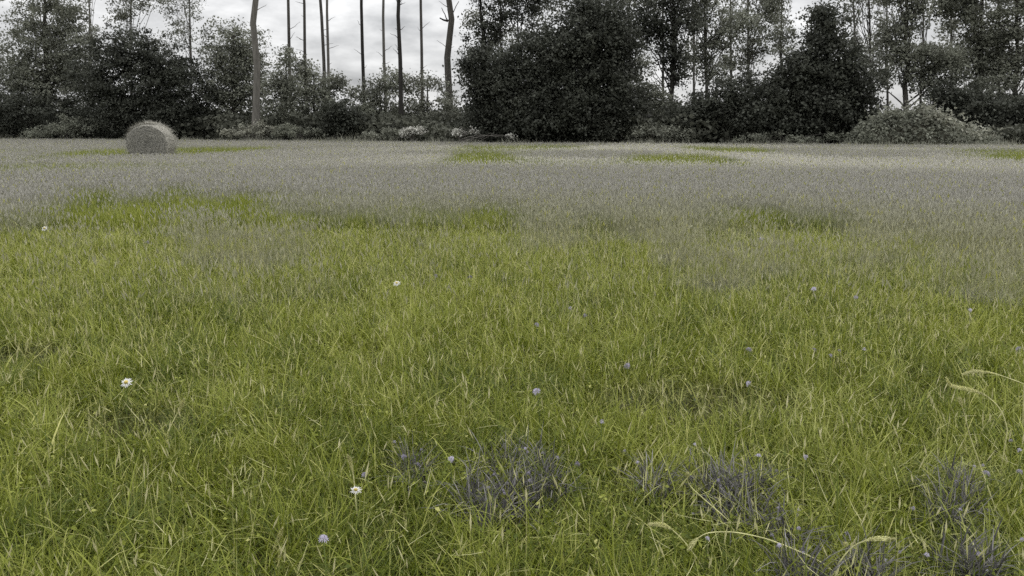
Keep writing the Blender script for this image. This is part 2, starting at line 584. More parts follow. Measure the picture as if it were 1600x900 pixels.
# ------------------------------------------------------------------ trees
def crown_points(blobs, Y, per, clump_r, hollow_pow=2.4, flat=0.7):
    pts, bias, clumps = [], [], []
    for b in blobs:
        px, py, rx, ry = b[:4]
        dy = b[4] if len(b) > 4 else 0.0
        c = at_y(px, py, Y + dy)
        sx, sz = rx / F * (Y + dy), ry / F * (Y + dy)
        sy = max(sx, sz) * 0.8
        nl = int(per * rx * ry * math.pi)
        if nl < 4:
            continue
        nc = max(5, nl // 38)
        dirs = unit(rng.normal(size=(nc, 3)))
        r = rng.random(nc) ** (1 / hollow_pow)
        lump = 0.80 + 0.35 * rng.random(nc)
        cc = c + dirs * (r * lump)[:, None] * np.array([sx, sy, sz])
        cc[:, 2] = np.maximum(cc[:, 2], 0.25)
        idx = rng.integers(0, nc, nl)
        rr = clump_r * rng.uniform(0.5, 1.3, nc)[idx][:, None]
        p = cc[idx] + rng.normal(0, 0.5, (nl, 3)) * rr * np.array([1.15, 1.15, flat])
        p[:, 2] = np.maximum(p[:, 2], 0.05 + 0.1 * rng.random(nl))
        pts.append(p)
        bias.append(unit(p - c) * 0.5 + np.array([0, 0, 0.75]))
        clumps.append(cc)
    return np.concatenate(pts), np.concatenate(bias), np.concatenate(clumps)


def wobble(p0, p1, k, amp):
    t = np.linspace(0, 1, k)[:, None]
    p = np.asarray(p0) * (1 - t) + np.asarray(p1) * t
    off = rng.normal(0, amp, (k, 3)) * np.sin(t * math.pi)
    return p + off


def tree(name, label, cat, Y, blobs, trunk=None, leaf="leaf_mid", bark="bark_grey", per=0.40, leaf_size=0.15, clump=0.55,
         r0=0.16, limbs=14, group=None, top=None, trunk_name="trunk", crown_name="crown", twin=None):
    """trunk: (px at the foot, px at the top, py of the top); blobs: crown lobes, sized as seen from the field"""
    foot_px = trunk[0]
    gpy = 193 + CAM_Z * F / Y
    foot = at_y(foot_px, gpy, Y)
    foot[2] = 0.0
    root = empty(name, label, cat, foot, group)
    pts, bias, cl = crown_points(blobs, Y, per * (2.15 if per < 0.34 else 1.55), clump)
    v, f, t = rhombi(pts, leaf_size * 0.8, bias)
    link(crown_name, raw_mesh(crown_name, v - foot, f, t, M[leaf]), root)
    tb = Tubes()
    topp = at_y(trunk[1], trunk[2], Y)
    tp = wobble(foot - np.array([0, 0, 0.15]), topp, 9, 0.075 * r0 / 0.16)
    rad = np.linspace(1, 0.35, 9) * r0
    rad[0] *= 1.5
    tb.add(tp - foot, rad, 9)
    H = topp[2]
    if len(cl):
        low = H * 0.25
        sel = cl[rng.permutation(len(cl))[:limbs]]
        for q in sel:
            zz = np.clip(q[2] * rng.uniform(0.45, 0.85), low * 0.4, H * 0.97)
            k = zz / H
            i = min(8 * k, 7.99)
            i0 = int(i)
            s = tp[i0] * (1 - (i - i0)) + tp[i0 + 1] * (i - i0)
            pr = wobble(s, q, 6, 0.10)
            pr[:, 2] += np.sin(np.linspace(0, math.pi, 6)) * 0.15
            rr = max(0.022, r0 * 0.34 * (1 - 0.5 * k))
            tb.add(pr - foot, np.linspace(rr, rr * 0.25, 6), 5)
    link(trunk_name, tb.mesh(trunk_name, M[bark]), root)
    return root


# tall pruned poles with their crowns high overhead
POLES = [
    (400, 401, 0.27, 57, "bark_pale", "thick pale bare trunk before the domed tree, left of all the slim bare trunks"),
    (456, 450, 0.16, 72, "bark_grey", "slim bare trunk over a narrow bush, next after the thick pale trunk"),
    (482, 475, 0.15, 72, "bark_grey", "slim bare trunk just left of the pair of touching trunks"),
    (511, 501, 0.17, 72, "bark_grey", "left trunk of the pair of bare trunks that cross low down, darker at the top"),
    (516, 510, 0.14, 72, "bark_pale", "right trunk of the pair of bare trunks that cross low down, thin and pale"),
    (570, 565, 0.17, 72, "bark_dark", "slim dark bare trunk alone in the widest gap of open sky"),
    (603, 599, 0.15, 72, "bark_pale", "slim pale bare trunk right of the widest gap of open sky"),
    (628, 623, 0.17, 58, "bark_dark", "dark bare trunk with fat foot, just left of the thinnest pole"),
    (661, 658, 0.15, 72, "bark_grey", "thinnest straight pole between the dark trunk and the thick forked trunk"),
    (703, 698, 0.31, 66, "bark_grey", "thick grey bare trunk with a broken side stub, beside the great dark tree"),
]
for i, (fx, tx, r0, Y, bk, lab) in enumerate(POLES):
    ty = -330 - 25 * (i % 3)
    slope = (tx - fx) / 200.0
    tpx = fx + slope * (215 - ty) * 0.85
    blobs = [(tpx + rng.uniform(-12, 12), ty + 10, 45, 70), (tpx + rng.uniform(-25, 25), ty + 80, 50, 60)]
    o = tree("poplar_tree", lab, "tree", Y, blobs, (fx, tpx, ty), "leaf_mid", bk, per=0.22, leaf_size=0.2, r0=r0, limbs=9,
             group="tall bare poplar trunks above the wood")
    f0 = np.array(o.location)
    for q in range(rng.integers(8, 14)):
        py_ = rng.uniform(-120, 110)
        ax = fx + slope * (215 - py_) * 0.85
        sg = rng.choice([-1, 1])
        a0, a1 = at_y(ax, py_, Y), at_y(ax + sg * rng.uniform(4, 20), py_ - rng.uniform(2, 14), Y + rng.uniform(-.5, .5))
        tw = Tubes()
        tw.add(wobble(a0 - f0, a1 - f0, 5, .03), np.linspace(.03, .008, 5), 5)
        link("side_twig", tw.mesh("side_twig", M[bk]), o)
    if i == 9:
        st = Tubes()
        f0 = np.array(o.location)
        a = at_y(700, 33, Y)
        for (bx, by, r) in ((687, 28, .09), (690, 12, .05), (717, 2, .05)):
            st.add(wobble(a - f0, at_y(bx, by, Y - 0.2) - f0, 5, .03), np.linspace(r, r * .5, 5), 6)
        link("branch_stub", st.mesh("branch_stub", M["bark_dark"]), o)

# crowns; lobes are (px, py, half width, half height[, depth offset])
T = [
    ("oak_tree", "broad mid grey tree at the far left end, its top running out of the photo", "tree", 66,
     [(75, 10, 55, 60), (40, 85, 70, 60), (110, 80, 45, 55), (20, 150, 75, 60), (80, 150, 70, 60), (120, 110, 35, 60)],
     (75, 70, -20), "leaf_mid", "bark_grey", dict(per=0.42, r0=.26)),
    ("birch_tree", "thin pale trunk with sparse top leaning beside the broad tree at far left", "tree", 70,
     [(150, -70, 35, 45), (130, 60, 22, 26), (105, 20, 25, 30)], (143, 138, -60), "leaf_light", "bark_pale", dict(per=0.2, r0=.11)),
    ("birch_tree", "hazy light grey tree crown hanging over the hay bale's dark tree", "tree", 74,
     [(200, 8, 34, 18), (225, -30, 45, 35), (185, 30, 25, 10), (160, -40, 30, 30)], (205, 205, -50), "leaf_light", "bark_pale", dict(per=0.25, r0=.13)),
    ("pine_tree", "lacy tree with sky showing through, between hay bale tree and round tree", "tree", 68,
     [(265, 10, 22, 22), (285, 45, 25, 20), (255, 70, 22, 16), (300, 15, 16, 26), (275, -35, 30, 30)], (298, 296, -40), "leaf_mid", "bark_grey", dict(per=0.2, r0=.12, leaf_size=.12)),
    ("dark_tree", "wide very dark tree right behind the hay bale", "tree", 62,
     [(195, 80, 55, 38), (160, 130, 45, 60), (225, 140, 60, 70), (260, 105, 45, 45), (290, 150, 42, 60), (180, 175, 55, 40), (250, 180, 65, 35), (305, 185, 35, 25)],
     (232, 230, 60), "leaf_dark", "bark_dark", dict(per=0.55, r0=.25)),
    ("round_tree", "smooth domed tree left of the thick pale bare trunk", "tree", 63,
     [(365, 75, 50, 42), (350, 120, 42, 50), (395, 120, 30, 50), (365, 165, 50, 45)],
     (366, 365, 50), "leaf_mid", "bark_grey", dict(per=0.5, r0=.2)),
    ("willow_tree", "narrow pointed bush tree at the foot of the second slim trunk", "tree", 60,
     [(448, 92, 11, 22), (443, 130, 24, 32), (435, 170, 32, 40)], (446, 447, 85), "leaf_mid", "bark_grey", dict(per=0.5, r0=.1)),
    ("hazel_tree", "ragged low tree round the feet of the paired bare trunks", "tree", 59,
     [(480, 112, 17, 20), (475, 140, 30, 26), (512, 140, 32, 26), (490, 178, 45, 34), (530, 128, 14, 12), (470, 100, 10, 10)],
     (492, 490, 115), "leaf_mid", "bark_dark", dict(per=0.45, r0=.12)),
    ("dark_shrub", "dark low bush left of the open sky gap's dark trunk", "bush", 56,
     [(525, 180, 30, 24), (545, 190, 28, 20), (520, 200, 25, 16)], (528, 528, 165), "leaf_dark", "bark_dark", dict(per=0.55, r0=.07, clump=.4)),
    ("hazel_tree", "low tree filling the bottom of the widest sky gap", "tree", 60,
     [(590, 150, 32, 28), (612, 128, 20, 22), (570, 175, 38, 26), (605, 185, 45, 30), (548, 148, 10, 8)],
     (592, 594, 125), "leaf_mid", "bark_grey", dict(per=0.42, r0=.11)),
    ("hazel_tree", "grey low tree with one peephole of sky, behind the thinnest pole", "tree", 61,
     [(640, 130, 22, 22), (675, 132, 24, 16), (655, 165, 20, 20), (700, 160, 14, 34), (680, 185, 38, 26), (640, 180, 25, 28)],
     (668, 668, 125), "leaf_light", "bark_grey", dict(per=0.36, r0=.11)),
    ("ash_tree", "tall lacy tree behind the left shoulder of the great dark tree", "tree", 60,
     [(765, 45, 36, 26), (745, 75, 26, 22), (800, 20, 40, 24), (830, -15, 45, 30), (770, -20, 40, 30), (735, 98, 14, 12)],
     (758, 750, -60), "leaf_dark", "bark_dark", dict(per=0.26, r0=.15, limbs=22)),
    ("ash_tree", "slim tree with sparse twigs over the middle of the great dark tree", "tree", 63,
     [(850, 12, 30, 20), (880, -20, 36, 30), (845, -40, 30, 30), (815, 50, 20, 14)], (812, 808, -70), "leaf_mid", "bark_dark", dict(per=0.17, r0=.1, limbs=18)),
    ("great_dark_tree", "largest and blackest tree, its crown reaching down to the field near the middle", "tree", 51.5,
     [(905, 70, 70, 62), (945, 45, 45, 45), (850, 100, 60, 60), (790, 140, 62, 55), (760, 115, 42, 42), (870, 160, 80, 60), (940, 130, 55, 60), (970, 85, 30, 50),
      (760, 185, 50, 32), (830, 190, 70, 32), (910, 185, 75, 36), (975, 170, 40, 40), (930, 15, 45, 20)],
     (846, 880, 40), "leaf_dark", "bark_dark", dict(per=0.60, r0=.34, limbs=30, clump=.6)),
    ("hazel_tree", "mid grey bushy tree tucked against the right flank of the great dark tree", "tree", 56,
     [(1000, 150, 30, 28), (1020, 165, 32, 30), (985, 120, 14, 16)], (1006, 1004, 130), "leaf_mid", "bark_grey", dict(per=0.5, r0=.1)),
    ("alder_tree", "tall tree with twin dark stems and broken crown, right of the great dark tree", "tree", 57,
     [(1050, 70, 26, 40), (1070, 30, 34, 28), (1030, 40, 28, 24), (1045, -15, 50, 35), (1060, 115, 20, 30), (1010, 60, 22, 20), (1000, 30, 24, 20)],
     (1050, 1052, -50), "leaf_dark", "bark_dark", dict(per=0.28, r0=.2, limbs=22)),
    ("alder_tree", "pale slender tree just left of the twin dark stems", "tree", 60,
     [(1000, -10, 35, 30), (1020, 15, 22, 20), (1015, 105, 14, 12)], (1037, 1034, -60), "leaf_mid", "bark_pale", dict(per=0.2, r0=.12)),
    ("alder_tree", "lacy grey tree full of sky holes between the twin stems and the pyramid tree", "tree", 60,
     [(1110, 25, 40, 30), (1135, 60, 34, 24), (1100, 75, 30, 24), (1120, 115, 34, 24), (1095, -20, 45, 32), (1165, 30, 24, 30), (1080, 100, 20, 14)],
     (1103, 1100, -50), "leaf_mid", "bark_grey", dict(per=0.24, r0=.15, limbs=26)),
    ("alder_tree", "grey tree with a straight pale trunk left of the bright white sky gap", "tree", 62,
     [(1190, 15, 34, 26), (1215, 50, 26, 24), (1180, 75, 26, 26), (1215, 5, 22, 18), (1200, -40, 45, 35), (1150, 95, 22, 16)],
     (1171, 1169, -60), "leaf_mid", "bark_pale", dict(per=0.25, r0=.13, limbs=22)),
    ("dark_shrub", "wide dark bush under the lacy trees, left of the pyramid tree", "bush", 51,
     [(1120, 165, 45, 36), (1075, 180, 42, 30), (1160, 150, 40, 40), (1150, 190, 50, 26)], (1120, 1120, 140), "leaf_dark", "bark_dark", dict(per=0.5, r0=.09, clump=.45)),
    ("pyramid_tree", "dark pyramid shaped tree right of the bright white sky gap", "tree", 49,
     [(1288, 48, 36, 34), (1292, 95, 52, 44), (1255, 125, 52, 44), (1325, 130, 50, 46), (1215, 150, 46, 36), (1290, 165, 65, 48), (1200, 185, 50, 30), (1345, 180, 40, 30), (1250, 190, 55, 28), (1285, 20, 22, 16)],
     (1302, 1290, 25), "leaf_dark", "bark_dark", dict(per=0.55, r0=.27, limbs=26)),
    ("ash_tree", "thin twiggy tree behind the tip of the pyramid tree, nearly bare against the sky", "tree", 58,
     [(1345, -20, 36, 34), (1325, 30, 14, 20), (1365, 20, 18, 18), (1385, 35, 14, 14)], (1362, 1357, -60), "leaf_mid", "bark_grey", dict(per=0.14, r0=.1, limbs=26)),
    ("forked_ash_tree", "forked grey tree rising behind the bramble mound, sky between its stems", "tree", 53,
     [(1400, 85, 34, 18), (1425, 25, 24, 30), (1450, 85, 46, 20), (1420, 110, 14, 20), (1395, 55, 26, 18), (1450, 130, 26, 26), (1480, 105, 36, 26), (1410, -25, 50, 36), (1375, 120, 16, 24)],
     (1415, 1417, -40), "leaf_mid", "bark_grey", dict(per=0.32, r0=.2, limbs=26)),
    ("alder_tree", "tall leafy tree at right, whose crown hangs over a white sky window", "tree", 55,
     [(1500, 15, 40, 26), (1530, 60, 40, 36), (1480, 12, 26, 14), (1510, -30, 60, 36), (1545, 105, 40, 36), (1500, 90, 24, 20)],
     (1532, 1535, -50), "leaf_mid", "bark_grey", dict(per=0.32, r0=.17, limbs=24)),
    ("alder_tree", "tall tree at the far right end with bright chinks in its crown", "tree", 54,
     [(1580, 50, 34, 24), (1600, 10, 40, 28), (1590, 95, 30, 30), (1640, 60, 45, 60), (1560, 20, 20, 16), (1610, -30, 50, 36), (1575, 120, 26, 18)],
     (1588, 1590, -50), "leaf_mid", "bark_grey", dict(per=0.34, r0=.17, limbs=24)),
    ("dark_shrub", "big dark bush behind the right slope of the bramble mound", "bush", 50.5,
     [(1500, 165, 46, 40), (1535, 185, 50, 36), (1475, 150, 26, 28), (1580, 190, 45, 32), (1625, 180, 40, 42)], (1515, 1512, 140), "leaf_dark", "bark_dark", dict(per=0.52, r0=.09, clump=.45)),
    ("hazel_tree", "mid grey bush under the chinks of sky at the far right edge", "bush", 53,
     [(1575, 160, 36, 24), (1610, 160, 36, 24), (1540, 140, 28, 24)], (1578, 1578, 140), "leaf_mid", "bark_grey", dict(per=0.45, r0=.08, clump=.4)),
    ("dark_shrub", "low dark thicket under the broad tree at the far left end", "bush", 63.5,
     [(30, 180, 60, 34), (95, 180, 50, 30), (-30, 180, 50, 40), (140, 190, 35, 24)], (48, 48, 160), "leaf_dark", "bark_dark", dict(per=0.5, r0=.08, clump=.45)),
    ("slender_tree", "slim grey trunk seen between the pale slender tree and the lacy grey tree", "tree", 66,
     [(1080, -30, 40, 34), (1085, 20, 22, 18), (1075, 70, 16, 12)], (1086, 1082, -70), "leaf_light", "bark_pale", dict(per=0.2, r0=.12, limbs=16)),
    ("slender_tree", "thin straight trunk between the lacy grey tree and the one left of the white gap", "tree", 68,
     [(1140, -25, 36, 34), (1145, 30, 26, 20), (1135, 95, 16, 16)], (1143, 1139, -70), "leaf_light", "bark_grey", dict(per=0.22, r0=.12, limbs=16)),
    ("slender_tree", "thin trunk with drooping twigs along the left side of the white sky gap", "tree", 67,
     [(1225, -40, 26, 26), (1218, 35, 18, 22), (1225, 75, 18, 14)], (1222, 1219, -70), "leaf_mid", "bark_grey", dict(per=0.2, r0=.11, limbs=16)),
    ("slender_tree", "slim trunk just above the right shoulder of the pyramid tree", "tree", 64,
     [(1330, -40, 36, 28), (1335, 65, 18, 18), (1345, 95, 20, 16)], (1338, 1333, -70), "leaf_light", "bark_pale", dict(per=0.2, r0=.12, limbs=16)),
    ("slender_tree", "thin grey trunk standing left of the fork of the forked grey tree", "tree", 62,
     [(1385, -30, 34, 30), (1380, 60, 22, 22), (1392, 90, 18, 14)], (1388, 1384, -70), "leaf_mid", "bark_grey", dict(per=0.22, r0=.1, limbs=18)),
    ("slender_tree", "slim leaning trunk crossing the white sky window at right", "tree", 63,
     [(1455, -30, 40, 30), (1448, 75, 22, 12), (1470, 70, 16, 12)], (1437, 1446, -70), "leaf_light", "bark_grey", dict(per=0.2, r0=.11, limbs=16)),
    ("slender_tree", "thin trunk between the white sky window and the tall leafy tree", "tree", 65,
     [(1490, -20, 34, 34), (1485, 45, 18, 22), (1480, 80, 24, 14)], (1489, 1486, -70), "leaf_light", "bark_pale", dict(per=0.24, r0=.12, limbs=16)),
    ("slender_tree", "slim trunk in the gap between the two tall trees at the far right", "tree", 64,
     [(1560, -20, 34, 34), (1565, 55, 20, 22), (1555, 95, 22, 16)], (1562, 1560, -70), "leaf_light", "bark_grey", dict(per=0.24, r0=.12, limbs=16)),
    ("slender_tree", "thin dark stem rising out of the left shoulder of the great dark tree", "tree", 66,
     [(785, -35, 40, 34), (790, 60, 22, 18), (745, 30, 22, 18)], (784, 781, -70), "leaf_light", "bark_dark", dict(per=0.2, r0=.1, limbs=16)),
    ("slender_tree", "slim trunk behind the top right side of the great dark tree", "tree", 66,
     [(975, -20, 40, 32), (990, 45, 26, 26), (1005, 95, 16, 16)], (986, 983, -70), "leaf_light", "bark_grey", dict(per=0.24, r0=.12, limbs=16)),
    # low growth along the field's edge
    ("grey_shrub", "low grey bush at the field edge left of the hay bale", "bush", 61,
     [(120, 195, 32, 16), (90, 203, 35, 10), (60, 207, 25, 8)], (104, 104, 188), "leaf_mid", "bark_grey", dict(per=0.6, r0=.05, clump=.35, leaf_size=.12)),
    ("grey_shrub", "pale spreading weeds at the foot of the thick pale bare trunk", "bush", 56,
     [(385, 206, 34, 9), (355, 205, 16, 5), (410, 202, 20, 10)], (385, 385, 198), "leaf_pale", "bark_pale", dict(per=0.6, r0=.04, clump=.3, leaf_size=.12)),
    ("grey_shrub", "low grey brush under the paired bare trunks", "bush", 55.5,
     [(455, 205, 30, 12), (500, 207, 24, 8)], (470, 470, 196), "leaf_mid", "bark_grey", dict(per=0.6, r0=.04, clump=.3, leaf_size=.12)),
    ("pale_shrub", "brightest pale bush at the wood's foot, below the dark bare trunk and thinnest pole", "bush", 53,
     [(645, 206, 13, 8), (632, 209, 8, 6), (655, 203, 6, 5)], (645, 645, 199), "leaf_bloom", "bark_pale", dict(per=0.9, r0=.03, clump=.25, leaf_size=.12)),
    ("grey_shrub", "grey weeds just left of the brightest pale bush", "bush", 53.5,
     [(605, 209, 26, 9), (575, 211, 18, 6)], (600, 600, 202), "leaf_light", "bark_grey", dict(per=0.6, r0=.03, clump=.28, leaf_size=.12)),
    ("pale_shrub", "small pale bush at the left hem of the great dark tree", "bush", 50,
     [(718, 206, 10, 6), (742, 206, 7, 4), (800, 213, 6, 3, -.8)], (718, 718, 201), "leaf_bloom", "bark_pale", dict(per=0.8, r0=.03, clump=.22, leaf_size=.12)),
    ("grey_shrub", "grey undergrowth at the foot of the twin dark stems", "bush", 50,
     [(1045, 205, 40, 12), (1010, 207, 28, 9), (1080, 212, 30, 7)], (1045, 1045, 196), "leaf_light", "bark_grey", dict(per=0.55, r0=.04, clump=.3, leaf_size=.12)),
    ("grey_shrub", "low grey weeds along the foot of the pyramid tree", "bush", 47.5,
     [(1190, 216, 40, 6), (1250, 217, 40, 5), (1310, 215, 30, 7)], (1240, 1240, 212), "leaf_mid", "bark_grey", dict(per=0.6, r0=.03, clump=.25, leaf_size=.12)),
]
for nm, lab, cat, Y, bl, tr, lf, bk, kw in T:
    kw = dict(kw)
    shrub = cat == "bush"
    tree(nm, lab, cat, Y, bl, tr, lf, bk, trunk_name="stem" if shrub else "trunk", crown_name="foliage" if shrub else "crown",
         group="bushes along the edge of the wood" if shrub else "trees of the wood", **kw)

# dark floor of the wood and the mass of undergrowth behind the first trees (uncountable)
fx = np.linspace(-75, 75, 151)
V, Fc = [], []
for i, xx in enumerate(fx):
    y0 = float(edge_y(np.array([xx]))[0])
    for j in range(41):
        yv = y0 + 0.6 + rng.uniform(-.3, .3) * (j == 0) + (90 - y0) * j / 40
        V.append((xx, yv, float((N1(np.array([xx]), np.array([yv]), 3.1)[0] - .5) * .05) + (.03 if j else -.02)))
for i in range(150):
    for j in range(40):
        q = i * 41 + j
        Fc += [q, q + 41, q + 42, q + 1]
wf = link("woodland_floor", raw_mesh("woodland_floor", np.array(V), Fc, [4] * 6000, rough_mat("leaf_litter", (0.035, 0.032, 0.022), scale=5, bump=.8), smooth=True))
wf["kind"] = "structure"
n = 90000
px_ = rng.uniform(-260, 1860, n)
off = rng.uniform(3, 22, n) ** 1.0
yd = 1.12 * F / (edge_px(px_) - 193.0) + off
xw = (px_ - 800) / F * yd
cl = N2(xw, yd, 2.2)
top = 0.5 + 2.4 * N3(xw, yd, 5.0) * (0.4 + 0.6 * cl) + .05 * off
zz = top * np.sqrt(rng.random(n)) + rng.normal(0, .06, n)
pt = np.stack([xw, yd, np.maximum(zz, .05)], 1)
v, f, t = rhombi(pt, 0.24, np.array([0, -.2, .8]))
ug = link("undergrowth", raw_mesh("undergrowth", v, f, t, M["leaf_under"]))
ug["kind"] = "stuff"

# bramble mound at the right: a heap of earth grown over
Ym = 46.5
c0 = at_y(1425, 225, Ym)
c0[2] = 0
root = empty("bramble_mound", "long low mound overgrown with brambles, its right slope paler, by the field edge", "mound", c0)
prof = [(1325, 226), (1340, 200), (1370, 182), (1400, 172), (1440, 172), (1470, 186), (1500, 203), (1530, 214), (1560, 226)]
V, Fc, Tt = [], [], []
K = 13
for i, (a, b) in enumerate(prof):
    top = at_y(a, b, Ym)
    hz = max(top[2] - 0.3 + rng.normal(0, .08), 0.02)
    for j in range(K):
        ang = math.pi * j / (K - 1)
        V.append((top[0] - c0[0] + rng.normal(0, .05), -math.cos(ang) * (0.6 + hz * 0.7), math.sin(ang) * hz * (1 + rng.normal(0, .04)) - 0.05))
for i in range(len(prof) - 1):
    for j in range(K - 1):
        q = i * K + j
        Fc += [q, q + K, q + K + 1, q + 1]
        Tt.append(4)
link("earth_heap", raw_mesh("earth_heap", np.array(V), Fc, Tt, rough_mat("heap_soil", (0.05, 0.047, 0.035), scale=4), smooth=True), root)
V = np.array(V)


def cover(n, x0, x1, jlo, jhi, mat, name, size):
    xi = rng.uniform(x0, x1, n)
    ji = rng.uniform(jlo, jhi, n)
    i0, j0 = np.floor(xi).astype(int), np.floor(ji).astype(int)
    fx, fy = (xi - i0)[:, None], (ji - j0)[:, None]
    g_ = V.reshape(len(prof), K, 3)
    pt = (g_[i0, j0] * (1 - fx) + g_[i0 + 1, j0] * fx) * (1 - fy) + (g_[i0, j0 + 1] * (1 - fx) + g_[i0 + 1, j0 + 1] * fx) * fy
    pt = pt + np.abs(rng.normal(0, 0.22, (n, 1))) * rng.choice([.5, 1, 2.0], (n, 1), p=[.5, .38, .12]) * np.array([0, -0.6, 1.0]) + rng.normal(0, .08, (n, 3))
    v, f, t = rhombi(pt, size, np.array([0, -0.2, 0.9]))
    link(name, raw_mesh(name, v, f, t, M[mat]), root)


cover(9000, 0, 7.99, 0, 10.9, "leaf_mid", "foliage", 0.13)
cover(5200, 3.7, 7.95, 2.9, 9, "leaf_pale", "dry_growth", 0.14)
cover(1500, 1.8, 4.0, 4.5, 8, "leaf_light", "dry_growth", 0.13)

# ------------------------------------------------------------------ hay bale
bp_ = at_y(238, 240, 31.5)
bp_[2] = 0
R_, W_ = 0.77, 1.2
bale = empty("hay_bale", "weathered grey round hay bale standing in the field", "hay bale", (bp_[0], bp_[1], 0))
bale.rotation_euler = (0, 0, math.radians(98))       # local X is the roll's axis; its left end looks towards the viewer
na, nw = 72, 18
an = np.linspace(0, 2 * math.pi, na, endpoint=False)
prof_x = np.linspace(-W_ / 2, W_ / 2, nw)
V, Fc = [], []
for i, xx in enumerate(prof_x):
    e = 1 - 0.05 * (abs(xx) / (W_ / 2)) ** 6
    for a in an:
        r = R_ * e * (1 + 0.012 * math.sin(3 * a + 1) + 0.02 * (N1(xx * 3, a * 2.0, .4) - .5) + rng.normal(0, .004))
        z = R_ * 0.97 + r * math.sin(a)
        z = max(z * (0.985 - .02 * (z > 1.2)), 0.0)
        V.append((xx, r * math.cos(a) * (1.02 if z < .4 else 1), z))
for i in range(nw - 1):
    for j in range(na):
        j2 = (j + 1) % na
        Fc += [i * na + j, i * na + j2, (i + 1) * na + j2, (i + 1) * na + j]
body = np.array(V)
link("rolled_side", raw_mesh("rolled_side", body, Fc, [4] * ((nw - 1) * na), M["hay"], smooth=True), bale)
for sgn, row in ((-1, 0), (1, nw - 1)):
    ring = body[row * na:(row + 1) * na]
    cen = np.array([sgn * W_ / 2, 0, R_ * 0.97])
    V, Fc, Tt = [], [], []
    rings = 14
    for k in range(rings):
        s = 1 - k / rings
        for j in range(na):
            q = cen + (ring[j] - cen) * s
            q[0] = sgn * (W_ / 2 + 0.05 * (1 - s ** 4) + rng.normal(0, .006) + .012 * math.sin(s * 40 + an[j]))
            if k == 0:
                q = ring[j].copy()
            V.append(q)
    V.append(cen + np.array([sgn * .05, 0, 0]))
    for k in range(rings - 1):
        for j in range(na):
            j2 = (j + 1) % na
            Fc += [k * na + j, k * na + j2, (k + 1) * na + j2, (k + 1) * na + j]
            Tt.append(4)
    for j in range(na):
        Fc += [(rings - 1) * na + j, (rings - 1) * na + (j + 1) % na, rings * na]
        Tt.append(3)
    V = np.array(V)
    o = link("end_face", raw_mesh("end_face", V - cen, Fc, Tt, M["hay_end"], smooth=True), bale, cen)
# loose straw
ns = 5200
a = rng.uniform(0, 2 * math.pi, ns)
onside = rng.random(ns) < 0.65
rr = np.where(onside, R_ * 1.0, R_ * np.sqrt(rng.random(ns)))
sgn = np.where(rng.random(ns) < .5, -1.0, 1.0)
xx = np.where(onside, rng.uniform(-W_ / 2, W_ / 2, ns), sgn * (W_ / 2 + .045))
pt = np.stack([xx, rr * np.cos(a), np.maximum(R_ * .97 + rr * np.sin(a), .02)], 1)
outv = np.where(onside[:, None], np.stack([np.zeros(ns), np.cos(a), np.sin(a)], 1), np.stack([sgn, np.zeros(ns), np.zeros(ns)], 1))
tg = unit(np.cross(outv, rng.normal(size=(ns, 3)))) + outv * rng.uniform(0, .7, ns)[:, None]
sdv = unit(np.cross(tg, outv)) * 0.004
ll = rng.uniform(.05, .22, ns)[:, None]
V = np.stack([pt - sdv, pt + sdv, pt + tg * ll + sdv * .4, pt + tg * ll - sdv * .4], 1).reshape(-1, 3)
link("loose_straw", raw_mesh("loose_straw", V, np.arange(ns * 4), np.full(ns, 4), M["straw"]), bale)

# ------------------------------------------------------------------ flowers
def petal_head(name, petals, rows, r, mat, dome):
    V, Fc, Tt = [], [], []
    for row in range(rows):
        f = 1 - row / max(rows, 1) * 0.6
        for k in range(petals):
            a = 2 * math.pi * (k + 0.5 * (row % 2)) / petals + rng.normal(0, .08)
            rl = r * f * rng.uniform(.8, 1.1)
            wv_ = r * f * 2.4 / petals
            h0 = dome * row / rows
            zt = h0 + dome * rng.uniform(-.25, .35)
            ca, sa = math.cos(a), math.sin(a)
            b = len(V)
            V += [(0.15 * r * ca, 0.15 * r * sa, h0),
                  (.65 * rl * ca - wv_ * sa * .6, .65 * rl * sa + wv_ * ca * .6, h0 + dome * .25),
                  (rl * ca, rl * sa, zt),
                  (.65 * rl * ca + wv_ * sa * .6, .65 * rl * sa - wv_ * ca * .6, h0 + dome * .25)]
            Fc += [b, b + 1, b + 2, b + 3]
            Tt.append(4)
    return raw_mesh(name, np.array(V), Fc, Tt, mat)


def centre_mesh(r, hgt):
    V, Fc, Tt = [], [], []
    for i in range(4):
        ph = i / 4 * math.pi / 2
        for k in range(10):
            a = 2 * math.pi * k / 10
            V.append((r * math.cos(ph) * math.cos(a), r * math.cos(ph) * math.sin(a), hgt * math.sin(ph)))
    V.append((0, 0, hgt))
    for i in range(3):
        for k in range(10):
            Fc += [i * 10 + k, i * 10 + (k + 1) % 10, (i + 1) * 10 + (k + 1) % 10, (i + 1) * 10 + k]
            Tt.append(4)
    for k in range(10):
        Fc += [30 + k, 30 + (k + 1) % 10, 40]
        Tt.append(3)
    return raw_mesh("flower_centre", np.array(V), Fc, Tt, M["centre"], smooth=True)


